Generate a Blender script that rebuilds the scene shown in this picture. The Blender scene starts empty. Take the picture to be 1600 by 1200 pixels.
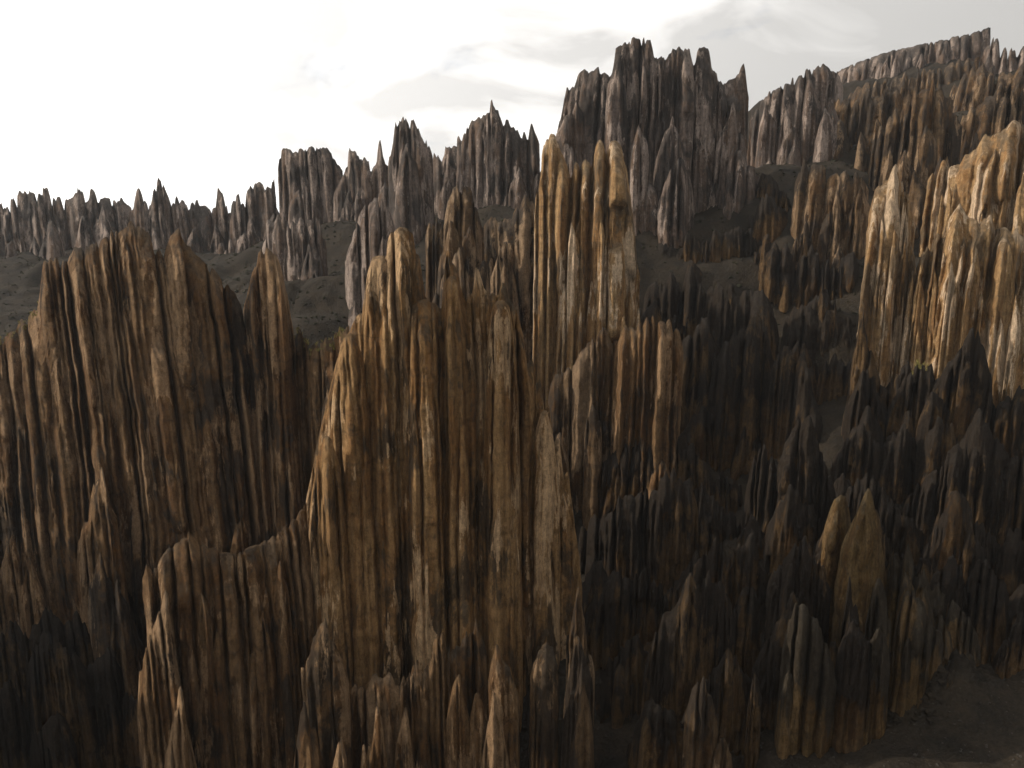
import bpy, math, random
import numpy as np

# ------------------------------------------------------------------ camera, sky, sun, exposure
sc = bpy.context.scene
COL = sc.collection
R = math.radians
PITCH, HFOV, CAMH = 12.0, 66.0, 100.0
FPX = 800.0 / math.tan(R(HFOV / 2))          # focal length in photograph pixels (1600 wide)

cam_d = bpy.data.cameras.new('camera')
cam_d.sensor_width = 36.0
cam_d.lens = 18.0 / math.tan(R(HFOV / 2))
cam_d.clip_start, cam_d.clip_end = 0.5, 12000.0
cam = bpy.data.objects.new('camera', cam_d)
cam.location = (0, 0, CAMH)
cam.rotation_euler = (R(90 - PITCH), 0, 0)
COL.objects.link(cam)
sc.camera = cam

SUN_AZ, SUN_EL = 85.0, 30.0                    # degrees to the left of the view direction, height
sun_vec = (-math.sin(R(SUN_AZ)) * math.cos(R(SUN_EL)), math.cos(R(SUN_AZ)) * math.cos(R(SUN_EL)), math.sin(R(SUN_EL)))
sun_d = bpy.data.lights.new('sun', 'SUN')
sun_d.energy = 5.0
sun_d.angle = R(0.6)
sun_d.color = (1.0, 0.88, 0.74)
sun = bpy.data.objects.new('sun', sun_d)
from mathutils import Vector
sun.rotation_euler = Vector(sun_vec).to_track_quat('Z', 'Y').to_euler()
COL.objects.link(sun)

world = bpy.data.worlds.new('World')
sc.world = world
world.use_nodes = True
wn, wl = world.node_tree.nodes, world.node_tree.links
wn.clear()


def wnode(t, **kw):
    n = wn.new(t)
    for k, v in kw.items():
        setattr(n, k, v)
    return n


w_out = wnode('ShaderNodeOutputWorld')
w_bg = wnode('ShaderNodeBackground')
sky = wnode('ShaderNodeTexSky', sky_type='NISHITA')
sky.sun_disc = False
sky.sun_elevation = R(SUN_EL)
sky.sun_rotation = R(-SUN_AZ)
sky.altitude = 3500.0
w_bg.inputs['Strength'].default_value = 0.10
tc = wnode('ShaderNodeTexCoord')
mp = wnode('ShaderNodeMapping')
mp.inputs['Scale'].default_value = (1.0, 1.0, 2.2)
mp.inputs['Location'].default_value = (2.75, 0.4, 0.2)
wl.new(tc.outputs['Generated'], mp.inputs['Vector'])
cn = wnode('ShaderNodeTexNoise')
cn.inputs['Scale'].default_value = 3.2
cn.inputs['Detail'].default_value = 9.0
cn.inputs['Roughness'].default_value = 0.58
cn.inputs['Distortion'].default_value = 0.25
wl.new(mp.outputs['Vector'], cn.inputs['Vector'])
cr = wnode('ShaderNodeValToRGB')
cr.color_ramp.elements[0].position = 0.12
cr.color_ramp.elements[1].position = 0.42
wl.new(cn.outputs['Fac'], cr.inputs['Fac'])
# clouds glow towards the sun (forward scattering)
dotn = wnode('ShaderNodeVectorMath', operation='DOT_PRODUCT')
dotn.inputs[1].default_value = sun_vec
wl.new(tc.outputs['Generated'], dotn.inputs[0])
gmap = wnode('ShaderNodeMapRange')
gmap.inputs['From Min'].default_value = -0.9
gmap.inputs['From Max'].default_value = 0.75
gmap.inputs['To Min'].default_value = 0.0
gmap.inputs['To Max'].default_value = 1.0
wl.new(dotn.outputs['Value'], gmap.inputs['Value'])
gpow = wnode('ShaderNodeMath', operation='POWER')
gpow.inputs[1].default_value = 2.3
wl.new(gmap.outputs['Result'], gpow.inputs[0])
gmul = wnode('ShaderNodeMath', operation='MULTIPLY_ADD')
gmul.inputs[1].default_value = 12.0
gmul.inputs[2].default_value = 6.0
wl.new(gpow.outputs['Value'], gmul.inputs[0])
cn2 = wnode('ShaderNodeTexNoise')
cn2.inputs['Scale'].default_value = 3.4
cn2.inputs['Detail'].default_value = 6.0
cn2.inputs['Roughness'].default_value = 0.55
cn2.inputs['Distortion'].default_value = 0.6
wl.new(mp.outputs['Vector'], cn2.inputs['Vector'])
cr2 = wnode('ShaderNodeMapRange')
cr2.inputs['From Min'].default_value = 0.42
cr2.inputs['From Max'].default_value = 0.54
cr2.inputs['To Min'].default_value = 0.90
cr2.inputs['To Max'].default_value = 1.28
wl.new(cn2.outputs['Fac'], cr2.inputs['Value'])
cmod = wnode('ShaderNodeMath', operation='MULTIPLY')
wl.new(gmul.outputs['Value'], cmod.inputs[0])
wl.new(cr2.outputs['Result'], cmod.inputs[1])
ccol = wnode('ShaderNodeVectorMath', operation='SCALE')
ccol.inputs[0].default_value = (1.0, 0.975, 0.94)
wl.new(cmod.outputs['Value'], ccol.inputs['Scale'])
wmix = wnode('ShaderNodeMix', data_type='RGBA')
wl.new(cr.outputs['Color'], wmix.inputs['Factor'])
wl.new(sky.outputs['Color'], wmix.inputs['A'])
wl.new(ccol.outputs['Vector'], wmix.inputs['B'])
wl.new(wmix.outputs['Result'], w_bg.inputs['Color'])
wl.new(w_bg.outputs['Background'], w_out.inputs['Surface'])

sc.view_settings.view_transform = 'Standard'
sc.view_settings.look = 'None'
sc.view_settings.exposure = -0.1
sc.view_settings.gamma = 1.0
sc.view_settings.use_curve_mapping = False
sc.render.engine = 'CYCLES'
sc.cycles.use_denoising = True
sc.cycles.adaptive_threshold = 0.02
sc.cycles.max_bounces = 5
sc.cycles.diffuse_bounces = 3
sc.cycles.volume_bounces = 0
sc.cycles.sample_clamp_indirect = 1.5
sc.cycles.caustics_reflective = False
sc.cycles.caustics_refractive = False

# ------------------------------------------------------------------ helpers
cp, sp = math.cos(R(PITCH)), math.sin(R(PITCH))


def px_dir(px, py):
    u, v = (px - 800.0) / FPX, (600.0 - py) / FPX
    return (u, cp + v * sp, -sp + v * cp)


def unproject(px, py, D):
    """photo pixel + distance along the ground -> point of the place"""
    d = px_dir(px, py)
    k = D / d[1]
    return (d[0] * k, D, CAMH + d[2] * k)


def x_at(px, D, z=40.0):
    # world x of a column of pixels at ground distance D and height z
    depth = D * cp - (z - CAMH) * sp
    return (px - 800.0) / FPX * depth


M32 = np.uint32(0xFFFFFFFF)


def _hash(ix, iy, iz, seed):
    h = (ix.astype(np.uint32) * np.uint32(374761393) + iy.astype(np.uint32) * np.uint32(668265263)
         + iz.astype(np.uint32) * np.uint32(2147483647 - 58) + np.uint32(seed * 7919 + 13))
    h = (h ^ (h >> np.uint32(13))) * np.uint32(1274126177)
    h = (h ^ (h >> np.uint32(16))) * np.uint32(2246822519)
    h = h ^ (h >> np.uint32(15))
    return h.astype(np.float32) * np.float32(2.0 / 4294967295.0) - 1.0


def vnoise(x, y, z, seed=0):
    x = np.asarray(x, np.float32); y = np.asarray(y, np.float32); z = np.asarray(z, np.float32)
    x, y, z = np.broadcast_arrays(x, y, z)
    fx, fy, fz = np.floor(x), np.floor(y), np.floor(z)
    ix, iy, iz = fx.astype(np.int32), fy.astype(np.int32), fz.astype(np.int32)
    tx, ty, tz = x - fx, y - fy, z - fz
    tx = tx * tx * (3 - 2 * tx); ty = ty * ty * (3 - 2 * ty); tz = tz * tz * (3 - 2 * tz)
    out = 0
    for dz in (0, 1):
        wz = tz if dz else 1 - tz
        for dy in (0, 1):
            wy = ty if dy else 1 - ty
            for dx in (0, 1):
                wx = tx if dx else 1 - tx
                out = out + _hash(ix + dx, iy + dy, iz + dz, seed) * (wx * wy * wz)
    return out


def fbm(x, y, z, seed=0, octv=3, gain=0.5):
    a, s, out = 1.0, 1.0, 0.0
    for o in range(octv):
        out = out + a * vnoise(x * s + 17.3 * o, y * s - 9.1 * o, z * s + 4.7 * o, seed + o)
        a *= gain; s *= 2.03
    return out


np.seterr(over='ignore')

# ------------------------------------------------------------------ materials


def new_mat(name):
    m = bpy.data.materials.new(name)
    m.use_nodes = True
    nt = m.node_tree
    nt.nodes.clear()
    return m, nt.nodes, nt.links


def rock_material(name, base, pale, dark, crust=0.5, palefac=0.6, topw=0.08):
    """layered clay: ochre body, pale fresh faces, dark weathered crust, vertical rain streaks, faint bedding"""
    m, N, L = new_mat(name)
    out = N.new('ShaderNodeOutputMaterial')
    b = N.new('ShaderNodeBsdfPrincipled')
    b.inputs['Roughness'].default_value = 0.95
    b.inputs['Specular IOR Level'].default_value = 0.12
    L.new(b.outputs[0], out.inputs[0])
    geo = N.new('ShaderNodeNewGeometry')

    def noise(scale, vec, detail, rough=0.55, off=(0, 0, 0), dist=0.0):
        mpn = N.new('ShaderNodeMapping')
        mpn.inputs['Scale'].default_value = vec
        mpn.inputs['Location'].default_value = off
        L.new(geo.outputs['Position'], mpn.inputs['Vector'])
        n = N.new('ShaderNodeTexNoise')
        n.inputs['Scale'].default_value = scale
        n.inputs['Detail'].default_value = detail
        n.inputs['Roughness'].default_value = rough
        n.inputs['Distortion'].default_value = dist
        L.new(mpn.outputs[0], n.inputs['Vector'])
        return n.outputs['Fac']

    def ramp(src, a, c):
        r = N.new('ShaderNodeMapRange')
        r.interpolation_type = 'SMOOTHSTEP'
        r.inputs['From Min'].default_value = a
        r.inputs['From Max'].default_value = c
        L.new(src, r.inputs['Value'])
        return r.outputs['Result']

    def math2(op, a, c):
        n = N.new('ShaderNodeMath')
        n.operation = op
        for i, v in enumerate((a, c)):
            if isinstance(v, (int, float)):
                n.inputs[i].default_value = v
            else:
                L.new(v, n.inputs[i])
        return n.outputs[0]

    def mix(f, a, c, mode='MIX'):
        n = N.new('ShaderNodeMix')
        n.data_type = 'RGBA'
        n.blend_type = mode
        if isinstance(f, (int, float)):
            n.inputs['Factor'].default_value = f
        else:
            L.new(f, n.inputs['Factor'])
        for k, v in (('A', a), ('B', c)):
            if isinstance(v, tuple):
                n.inputs[k].default_value = v + (1,)
            else:
                L.new(v, n.inputs[k])
        return n.outputs['Result']

    streak = noise(1.15, (1, 1, 0.075), 4, 0.68)
    streak2 = noise(0.30, (1, 1, 0.06), 3, 0.6, (40, 3, 7))
    speck = noise(0.9, (1, 1, 0.75), 6, 0.9, (5, 9, 1))
    blot = noise(0.075, (1, 1, 0.55), 6, 0.68, (11, 0, 3), 0.5)
    pal = noise(0.085, (1.4, 1.4, 0.42), 5, 0.62, (70, 20, 30), 0.3)
    bed = noise(1.0, (0.03, 0.03, 0.55), 5, 0.7, (0, 0, 2))

    sx = math2('SUBTRACT', speck, 0.5)
    s2 = math2('SUBTRACT', streak2, 0.5)
    s1 = math2('SUBTRACT', streak, 0.5)
    c = mix(ramp(streak2, 0.38, 0.62), base, tuple(x * y for x, y in zip(base, (0.70, 0.60, 0.50))))
    c = mix(math2('MULTIPLY', ramp(bed, 0.52, 0.66), 0.35), c, dark)
    # crust: big ragged blotches, eaten away by streaks and specks
    k = math2('ADD', blot, math2('MULTIPLY', sx, 0.30))
    k = math2('ADD', k, math2('ADD', math2('MULTIPLY', s2, 0.35), math2('MULTIPLY', s1, 0.25)))
    if topw:
        att = N.new('ShaderNodeAttribute')
        att.attribute_name = 'below_crest'
        k = math2('ADD', k, math2('MULTIPLY', math2('SUBTRACT', 0.42, att.outputs['Fac']), topw))
    t0 = 0.62 - 0.22 * crust
    km = math2('MULTIPLY', ramp(k, t0, t0 + 0.07), 0.88)
    c = mix(km, c, dark)
    # fresh pale faces where the crust has fallen away, ragged lower edges
    pk = math2('ADD', pal, math2('ADD', math2('MULTIPLY', s1, 0.22), math2('MULTIPLY', sx, 0.10)))
    pm = math2('MULTIPLY', math2('MULTIPLY', ramp(pk, 0.530, 0.560), ramp(k, t0 + 0.16, t0 + 0.10)), palefac)
    c = mix(pm, c, pale)
    # ledges, ridge tops: dusty crust
    sep = N.new('ShaderNodeSeparateXYZ')
    L.new(geo.outputs['Normal'], sep.inputs[0])
    up = ramp(math2('ADD', sep.outputs['Z'], math2('MULTIPLY', sx, 0.6)), 0.30, 0.65)
    c = mix(math2('MULTIPLY', up, 0.7), c, tuple(x * 1.3 for x in dark))
    g = N.new('ShaderNodeMapRange')
    g.inputs['From Min'].default_value = 0.32; g.inputs['From Max'].default_value = 0.68
    g.inputs['To Min'].default_value = 0.74; g.inputs['To Max'].default_value = 1.22
    L.new(streak, g.inputs['Value'])
    g2 = N.new('ShaderNodeMapRange')
    g2.inputs['From Min'].default_value = 0.28; g2.inputs['From Max'].default_value = 0.72
    g2.inputs['To Min'].default_value = 0.25; g2.inputs['To Max'].default_value = 1.85
    L.new(speck, g2.inputs['Value'])
    oi = N.new('ShaderNodeObjectInfo')
    g3 = N.new('ShaderNodeMapRange')
    g3.inputs['To Min'].default_value = 0.93; g3.inputs['To Max'].default_value = 1.07
    L.new(oi.outputs['Random'], g3.inputs['Value'])
    val = math2('MULTIPLY', math2('MULTIPLY', g.outputs[0], g2.outputs[0]), g3.outputs[0])
    vm = N.new('ShaderNodeVectorMath')
    vm.operation = 'SCALE'
    L.new(c, vm.inputs[0]); L.new(val, vm.inputs['Scale'])
    L.new(vm.outputs[0], b.inputs['Base Color'])
    # relief
    hsum = math2('ADD', math2('ADD', math2('MULTIPLY', streak, 0.55), math2('MULTIPLY', speck, 1.1)), math2('MULTIPLY', bed, 0.5))
    bp = N.new('ShaderNodeBump')
    bp.inputs['Strength'].default_value = 1.0
    bp.inputs['Distance'].default_value = 1.3
    L.new(hsum, bp.inputs['Height'])
    L.new(bp.outputs[0], b.inputs['Normal'])
    return m


def soil_material(name, a, c2, scale=0.12):
    m, N, L = new_mat(name)
    out = N.new('ShaderNodeOutputMaterial')
    b = N.new('ShaderNodeBsdfPrincipled')
    b.inputs['Roughness'].default_value = 1.0
    b.inputs['Specular IOR Level'].default_value = 0.08
    L.new(b.outputs[0], out.inputs[0])
    geo = N.new('ShaderNodeNewGeometry')
    n1 = N.new('ShaderNodeTexNoise'); n1.inputs['Scale'].default_value = scale; n1.inputs['Detail'].default_value = 10; n1.inputs['Roughness'].default_value = 0.7
    n2 = N.new('ShaderNodeTexNoise'); n2.inputs['Scale'].default_value = 1.3; n2.inputs['Detail'].default_value = 8; n2.inputs['Roughness'].default_value = 0.8
    v = N.new('ShaderNodeTexVoronoi'); v.inputs['Scale'].default_value = 1.6
    for n in (n1, n2, v):
        L.new(geo.outputs['Position'], n.inputs['Vector'])
    mx = N.new('ShaderNodeMix'); mx.data_type = 'RGBA'
    r = N.new('ShaderNodeMapRange'); r.inputs['From Min'].default_value = 0.35; r.inputs['From Max'].default_value = 0.65
    L.new(n1.outputs['Fac'], r.inputs['Value'])
    L.new(r.outputs[0], mx.inputs['Factor'])
    mx.inputs['A'].default_value = a + (1,); mx.inputs['B'].default_value = c2 + (1,)
    r2 = N.new('ShaderNodeMapRange'); r2.inputs['From Min'].default_value = 0.3; r2.inputs['From Max'].default_value = 0.7
    r2.inputs['To Min'].default_value = 0.55; r2.inputs['To Max'].default_value = 1.45
    L.new(n2.outputs['Fac'], r2.inputs['Value'])
    vm = N.new('ShaderNodeVectorMath'); vm.operation = 'SCALE'
    L.new(mx.outputs['Result'], vm.inputs[0]); L.new(r2.outputs[0], vm.inputs['Scale'])
    L.new(vm.outputs[0], b.inputs['Base Color'])
    ad = N.new('ShaderNodeMath'); ad.operation = 'MULTIPLY_ADD'; ad.inputs[1].default_value = 0.5
    L.new(v.outputs['Distance'], ad.inputs[0]); L.new(n2.outputs['Fac'], ad.inputs[2])
    bp = N.new('ShaderNodeBump'); bp.inputs['Strength'].default_value = 0.8; bp.inputs['Distance'].default_value = 0.7
    L.new(ad.outputs[0], bp.inputs['Height']); L.new(bp.outputs[0], b.inputs['Normal'])
    return m


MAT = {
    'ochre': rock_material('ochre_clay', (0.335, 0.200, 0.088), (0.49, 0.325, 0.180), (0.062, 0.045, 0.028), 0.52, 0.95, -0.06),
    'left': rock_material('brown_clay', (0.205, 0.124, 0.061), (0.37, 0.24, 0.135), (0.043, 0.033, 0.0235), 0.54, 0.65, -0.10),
    'gold': rock_material('sunlit_golden_clay', (0.38, 0.245, 0.120), (0.58, 0.44, 0.30), (0.12, 0.088, 0.055), 0.30, 0.8),  # clay of the sunlit formations, brightened so its colour carries some of the sun
    'grey': rock_material('mauve_clay', (0.165, 0.127, 0.104), (0.28, 0.222, 0.185), (0.050, 0.043, 0.038), 0.52, 0.9),
    'mid': rock_material('dun_clay', (0.145, 0.093, 0.050), (0.26, 0.178, 0.108), (0.038, 0.030, 0.023), 0.60, 0.8),
    'dark': rock_material('crusted_shaded_clay', (0.088, 0.054, 0.025), (0.125, 0.077, 0.036), (0.0185, 0.0152, 0.0122), 0.72, 0.6, 0.35),  # crusted clay, its colour darkened further to deepen the shade of the ravine
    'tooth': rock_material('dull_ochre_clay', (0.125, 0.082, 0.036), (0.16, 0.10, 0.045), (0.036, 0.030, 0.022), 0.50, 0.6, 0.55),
    'plain': rock_material('smooth_ochre_clay', (0.14, 0.092, 0.040), (0.18, 0.115, 0.052), (0.055, 0.043, 0.027), 0.30, 0.6, 0.0),
    'grass': soil_material('dry_grass_blade', (0.30, 0.24, 0.09), (0.17, 0.16, 0.05)),
    'stone': soil_material('pale_stone', (0.060, 0.054, 0.046), (0.032, 0.029, 0.025)),
    'scrub': soil_material('scrub_leaf', (0.030, 0.029, 0.018), (0.018, 0.018, 0.012)),
    'soil': soil_material('slope_soil', (0.030, 0.0235, 0.0165), (0.013, 0.0112, 0.0090)),
}

# ------------------------------------------------------------------ terrain
# (photo column, ground distance, height): what the foot of each formation stands on
GP = [
    (-400, 60, -12), (800, 60, -12), (2000, 60, -6), (800, 20, -12),
    (1400, 122, 5.5), (1250, 118, 4.5), (1600, 136, 8), (1900, 130, 8), (1100, 114, 3), (1350, 100, 4), (1600, 100, 5), (1200, 95, 1),
    (800, 112, -13), (400, 112, -18), (100, 125, -18), (0, 160, -12), (150, 140, -14),
    (600, 150, 0), (800, 150, 2), (950, 150, 2), (1000, 170, 6), (200, 190, 2), (0, 205, 4), (-300, 220, 8),
    (300, 240, 30), (0, 260, 32), (450, 230, 44), (490, 194, 50), (430, 148, -8), (480, 150, -6), (380, 155, -8), (300, 160, -8), (440, 162, -4), (400, 172, -2), (500, 160, -2), (480, 250, 54), (500, 285, 61), (620, 240, 44), (620, 300, 66),
    (30, 330, 45), (30, 420, 57), (150, 450, 60), (370, 420, 58), (-400, 420, 60), (-200, 330, 45),
    (790, 330, 87), (700, 270, 62), (820, 245, 40), (900, 230, 32), (960, 200, 18), (1040, 220, 30),
    (1110, 300, 65), (1200, 360, 102), (1300, 250, 58), (1300, 210, 36), (1130, 215, 8), (1160, 240, 16), (1090, 235, 14), (1180, 180, 16), (1400, 160, 18),
    (1420, 270, 72), (1500, 320, 93), (1550, 210, 40), (1640, 200, 46), (1500, 180, 26), (1600, 160, 16), (1380, 220, 44),
    (1000, 345, 88), (960, 325, 76), (1020, 322, 80), (1090, 322, 84), (1160, 330, 92), (1180, 350, 106), (1300, 400, 116), (1450, 420, 128), (1550, 450, 152), (1600, 380, 130), (1800, 400, 140), (1900, 250, 80),
    (1450, 560, 168), (1320, 560, 152), (1700, 560, 180), (1000, 420, 90), (600, 400, 78), (500, 430, 70), (760, 400, 84),
    (-600, 700, 30), (0, 700, 30), (500, 700, 40), (1000, 700, 60), (1500, 720, 150), (2000, 720, 150),
    (0, 1200, 10), (1000, 1200, 10), (1600, 1200, 60),
]
GP = [(p, d, z + 0.052 * d if d < 650 else z - 20) for p, d, z in GP]
SHADE_RISE = [(-152, 60, 84), (-156, 105, 90), (-168, 150, 84), (-165, 15, 82), (-235, 100, 92), (-235, 20, 88), (-112, 105, -10), (-108, 135, -12), (-100, 70, -8)]   # unseen rise added left of the view to shade the lower left
GX = np.array([x_at(p, d, z) for p, d, z in GP] + [a for a, _, _ in SHADE_RISE]); GY = np.array([float(d) for _, d, _ in GP] + [float(b) for _, b, _ in SHADE_RISE]); GZ = np.array([float(z) for _, _, z in GP] + [float(c) for _, _, c in SHADE_RISE])


def ground(x, y):
    x = np.asarray(x, np.float64); y = np.asarray(y, np.float64)
    num = np.zeros(np.broadcast(x, y).shape); den = np.zeros_like(num)
    for gx, gy, gz in zip(GX, GY, GZ):
        s = 14.0 + 0.05 * gy
        w = 1.0 / (((x - gx) ** 2 + (y - gy) ** 2) / (s * s) + 0.25) ** 2
        num += w * gz; den += w
    return num / den


def mesh_obj(name, verts, faces, mat, parent=None, smooth=True, loc=None):
    me = bpy.data.meshes.new(name)
    v = np.asarray(verts, np.float32); f = np.asarray(faces, np.int32)
    if loc is not None:
        v = v - np.asarray(loc, np.float32)
    nf, k = f.shape
    me.vertices.add(len(v)); me.vertices.foreach_set('co', v.ravel())
    me.loops.add(nf * k); me.loops.foreach_set('vertex_index', f.ravel())
    me.polygons.add(nf)
    me.polygons.foreach_set('loop_start', np.arange(0, nf * k, k, dtype=np.int32))
    me.polygons.foreach_set('use_smooth', np.full(nf, smooth, dtype=bool))
    me.update(calc_edges=True)
    me.materials.append(mat)
    o = bpy.data.objects.new(name, me)
    COL.objects.link(o)
    if loc is not None:
        o.location = loc
    if parent is not None:
        o.parent = parent
    return o


def terrain():
    # one sheet, fine near the camera's view and coarse towards the horizon
    ys = np.concatenate([np.linspace(-600, 40, 14)[:-1], np.linspace(40, 480, 300)[:-1], np.linspace(480, 800, 60)[:-1], np.geomspace(800, 6000, 24)])
    us = np.concatenate([-np.geomspace(5.0, 0.82, 10)[:-1], np.linspace(-0.82, 0.82, 330), np.geomspace(0.82, 5.0, 10)[1:]])
    U, Y = np.meshgrid(us, ys)
    X = U * (np.maximum(np.abs(Y), 0) * 0.95 + 40)
    Z = ground(X, Y)
    near = np.clip((Y - 60) / 120, 0, 1) * np.clip((900 - Y) / 300, 0.2, 1)
    Z = Z + near * (2.6 * fbm(X * 0.035, Y * 0.035, 0 * X, 3, 4) + 0.0)
    gul = np.abs(vnoise(X * 0.06, Y * 0.018, 0 * X, 21))
    Z = Z - near * 2.0 * (1 - gul) ** 4
    Z = Z + near * 1.1 * np.abs(fbm(X * 0.11, Y * 0.07, 0 * X, 15, 3)) + 0.4 * fbm(X * 0.3, Y * 0.3, 0 * X, 5, 3)
    # heap of slumped earth at the foot of the right-hand spires
    for (hp, hd, hh, hr) in ((1440, 131, 4.0, 6.0), (1490, 133, 2.5, 5.0), (1410, 128, 2.0, 4.0)):
        hx = x_at(hp, hd, 2)
        d2 = ((X - hx) ** 2 + (Y - hd) ** 2) / hr ** 2
        Z = Z + hh * np.exp(-d2) * (1 + 0.5 * fbm(X * 0.5, Y * 0.5, 0 * X, 8, 3))
    ny, nx = X.shape
    idx = np.arange(ny * nx).reshape(ny, nx)
    F = np.stack([idx[:-1, :-1], idx[:-1, 1:], idx[1:, 1:], idx[1:, :-1]], -1).reshape(-1, 4)
    o = mesh_obj('terrain', np.stack([X, Y, Z], -1).reshape(-1, 3), F, MAT['soil'])
    o['kind'] = 'structure'
    return o


terrain()

# ------------------------------------------------------------------ walls of fused, pleated clay
TRI = [0]
SEED = [100]
PROF = ((2.0, 0.55), (1.2, 1.0), (1.0, 1.1), (1.0, 1.3), (1.4, 0.9), (5.0, 0.6))      # rounded, keeled and flat-faced pleats


def curtain(parent, name, mat, pts, D, pleat, zb=None, bow=0.0, thick=1.2, slope=0.10, splay=0.10, prot=0.75, ser=3.0, dens=1.0, q=1.0, org=(0, 0, 0), crack=0.5, blunt=1.4, cs=1.0):
    """one wall: crest pts in photo pixels at ground distance D; rounded pleats run down both faces, cusped gullies
    between them, some ribs starting lower with pointed tips; plan closes to an edge at both ends"""
    SEED[0] += 1
    rng = np.random.default_rng(SEED[0])
    px = np.array([p[0] for p in pts], float); py = np.array([p[1] for p in pts], float)
    D0, D1 = D if isinstance(D, tuple) else (D, D)
    step = 1.9 / q
    n = int(np.clip((px[-1] - px[0]) / step, 14, 420))
    u = np.linspace(0, 1, n)
    x = px[0] + (px[-1] - px[0]) * u
    y = np.interp(x, px, py)
    d = D0 + (D1 - D0) * u - bow * (1 - (2 * u - 1) ** 2)
    du_, dv_ = (x - 800.0) / FPX, (600.0 - y) / FPX
    k = d / (cp + dv_ * sp)
    X, Y, Zt = du_ * k, d, CAMH + (-sp + dv_ * cp) * k
    A = np.array([X[-1] - X[0], Y[-1] - Y[0]]); Lw = float(np.hypot(*A)); A = A / Lw
    Nn = -np.array([float(np.mean(X)), float(np.mean(Y))])       # the wall faces out over the valley, towards the viewpoint
    Nn = Nn / np.hypot(*Nn)
    s = (X - X[0]) * A[0] + (Y - Y[0]) * A[1]
    mpp = float(np.mean(d)) / FPX / cp
    w = pleat * mpp
    if zb is None:
        g = ground(X, Y)
        for f_ in (6.0, 12.0, 18.0, 25.0):
            if f_ < (Zt.max() - g.min()) * slope * 1.3 + 8.0:
                g = np.minimum(g, ground(X + Nn[0] * f_, Y + Nn[1] * f_))
        zb = np.minimum(g - 3.0, Zt - 2.0)
    else:
        zb = np.full(n, float(zb))
    # pleats that reach the crest
    sk, hw = [], []
    p = s[0] - rng.uniform(0, w)
    while p < s[-1] + w:
        gap = w * rng.choice((0.35, 0.5, 0.75, 1.1, 1.6, 2.3)) * rng.uniform(0.8, 1.2)
        sk.append(p + gap / 2); hw.append(gap * rng.uniform(0.49, 0.66)); p += gap
    sk, hw = np.array(sk), np.array(hw)
    jk = np.abs(rng.normal(0, 1, len(sk))) * ser * mpp
    Zc = np.full(n, -1e9)
    for a_, h_, j_ in zip(sk, hw, jk):
        dd = np.abs(s - a_) / h_
        m = dd < 1
        Zc[m] = np.maximum(Zc[m], Zt[m] - j_ - min(ser * mpp * 1.3, 1.3 * h_) * dd[m] ** blunt)
    ck = []
    for i in range(len(sk) - 1):
        if rng.random() < crack:
            ck.append((0.5 * (sk[i] + hw[i] * 0.85 + sk[i + 1] - hw[i + 1] * 0.85), cs * (rng.uniform(0.07, 0.16) * w + 0.6 * mpp), cs * rng.uniform(1.0, 2.4) * w,
                       0.0 if rng.random() < 0.6 else rng.uniform(0.05, 0.5), rng.uniform(0.6, 1.3)))
    bad = Zc < -1e8
    Zc[bad] = Zt[bad] - ser * mpp * 1.5
    for a_, cw, cd, c0, c1 in ck:
        if c0 == 0.0:
            Zc -= (1.2 * ser * mpp + 0.10 * w) * np.exp(-((s - a_) / (1.2 * cw)) ** 2)
    Zc += ser * mpp * 0.5 * fbm(s / w * 2.3, s * 0 + SEED[0], s * 0, 77, 3)
    Hm = float(np.max(Zc - zb))
    nrow = int(np.clip(Hm / mpp / 4.6 * q, 10, 210))
    t = (np.linspace(0, 1, nrow) ** 1.15)[:, None]
    z = Zc[None, :] - t * (Zc - zb)[None, :]
    S = np.broadcast_to(s[None, :], z.shape)
    h = np.maximum(Zc[None, :] - z, 0)
    hs = np.maximum(Zt[None, :] - z, 0)
    wand = 0.26 * w * vnoise(z * 0.05 + S * 0.02, S * 0 + SEED[0] * 1.7, S * 0, 51) + 0.07 * w * vnoise(z * 0.22, S * 0.1 + SEED[0], S * 0, 52)
    SW = S + wand
    rel = np.zeros_like(z)
    for i, (a_, h_) in enumerate(zip(sk, hw)):
        lo, hi = np.searchsorted(s, a_ - 2.2 * h_ - w), np.searchsorted(s, a_ + 2.2 * h_ + w)
        if hi <= lo:
            continue
        sl = slice(lo, hi)
        vw = h_ * (1 + 0.22 * vnoise(z[:, sl] * 0.04 + i * 5.3, S[:, sl] * 0, S[:, sl] * 0, 53))
        dd = np.abs(SW[:, sl] - a_) / vw
        P = prot * (0.6 * h_ + 0.2 * w) * rng.uniform(0.7, 1.5)
        P = P * (1 + 0.26 * np.tanh(7 * vnoise(z[:, sl] * 0.085 + i * 7.7, S[:, sl] * 0, S[:, sl] * 0 + SEED[0], 66)))
        gr = np.clip(h[:, sl] / (3.5 * h_ + 0.5), 0.0, 1) ** 0.8
        pa, pb = PROF[rng.integers(len(PROF))]
        rel[:, sl] = np.maximum(rel[:, sl], P * gr * np.clip(1 - dd ** pa, 0, 1) ** pb)
    # ribs that start below the crest, with pointed tips widening downward
    ne = int(dens * (s[-1] - s[0]) / w * 1.4)
    for i in range(ne):
        a_ = rng.uniform(s[0], s[-1])
        zi = float(np.interp(a_, s, Zt)); bi = float(np.interp(a_, s, zb))
        tip = zi - (zi - bi) * rng.uniform(0.04, 0.8)
        wi = w * rng.uniform(0.35, 1.15)
        Li = wi * rng.uniform(5, 14)
        lo, hi = np.searchsorted(s, a_ - wi - 1.5 * w), np.searchsorted(s, a_ + wi + 1.5 * w)
        if hi <= lo:
            continue
        sl = slice(lo, hi)
        f = np.clip((tip - z[:, sl]) / Li, 0, 1)
        ww = wi * np.maximum(f, 1e-3) ** 0.65
        dd = np.abs(SW[:, sl] - a_) / ww
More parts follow.
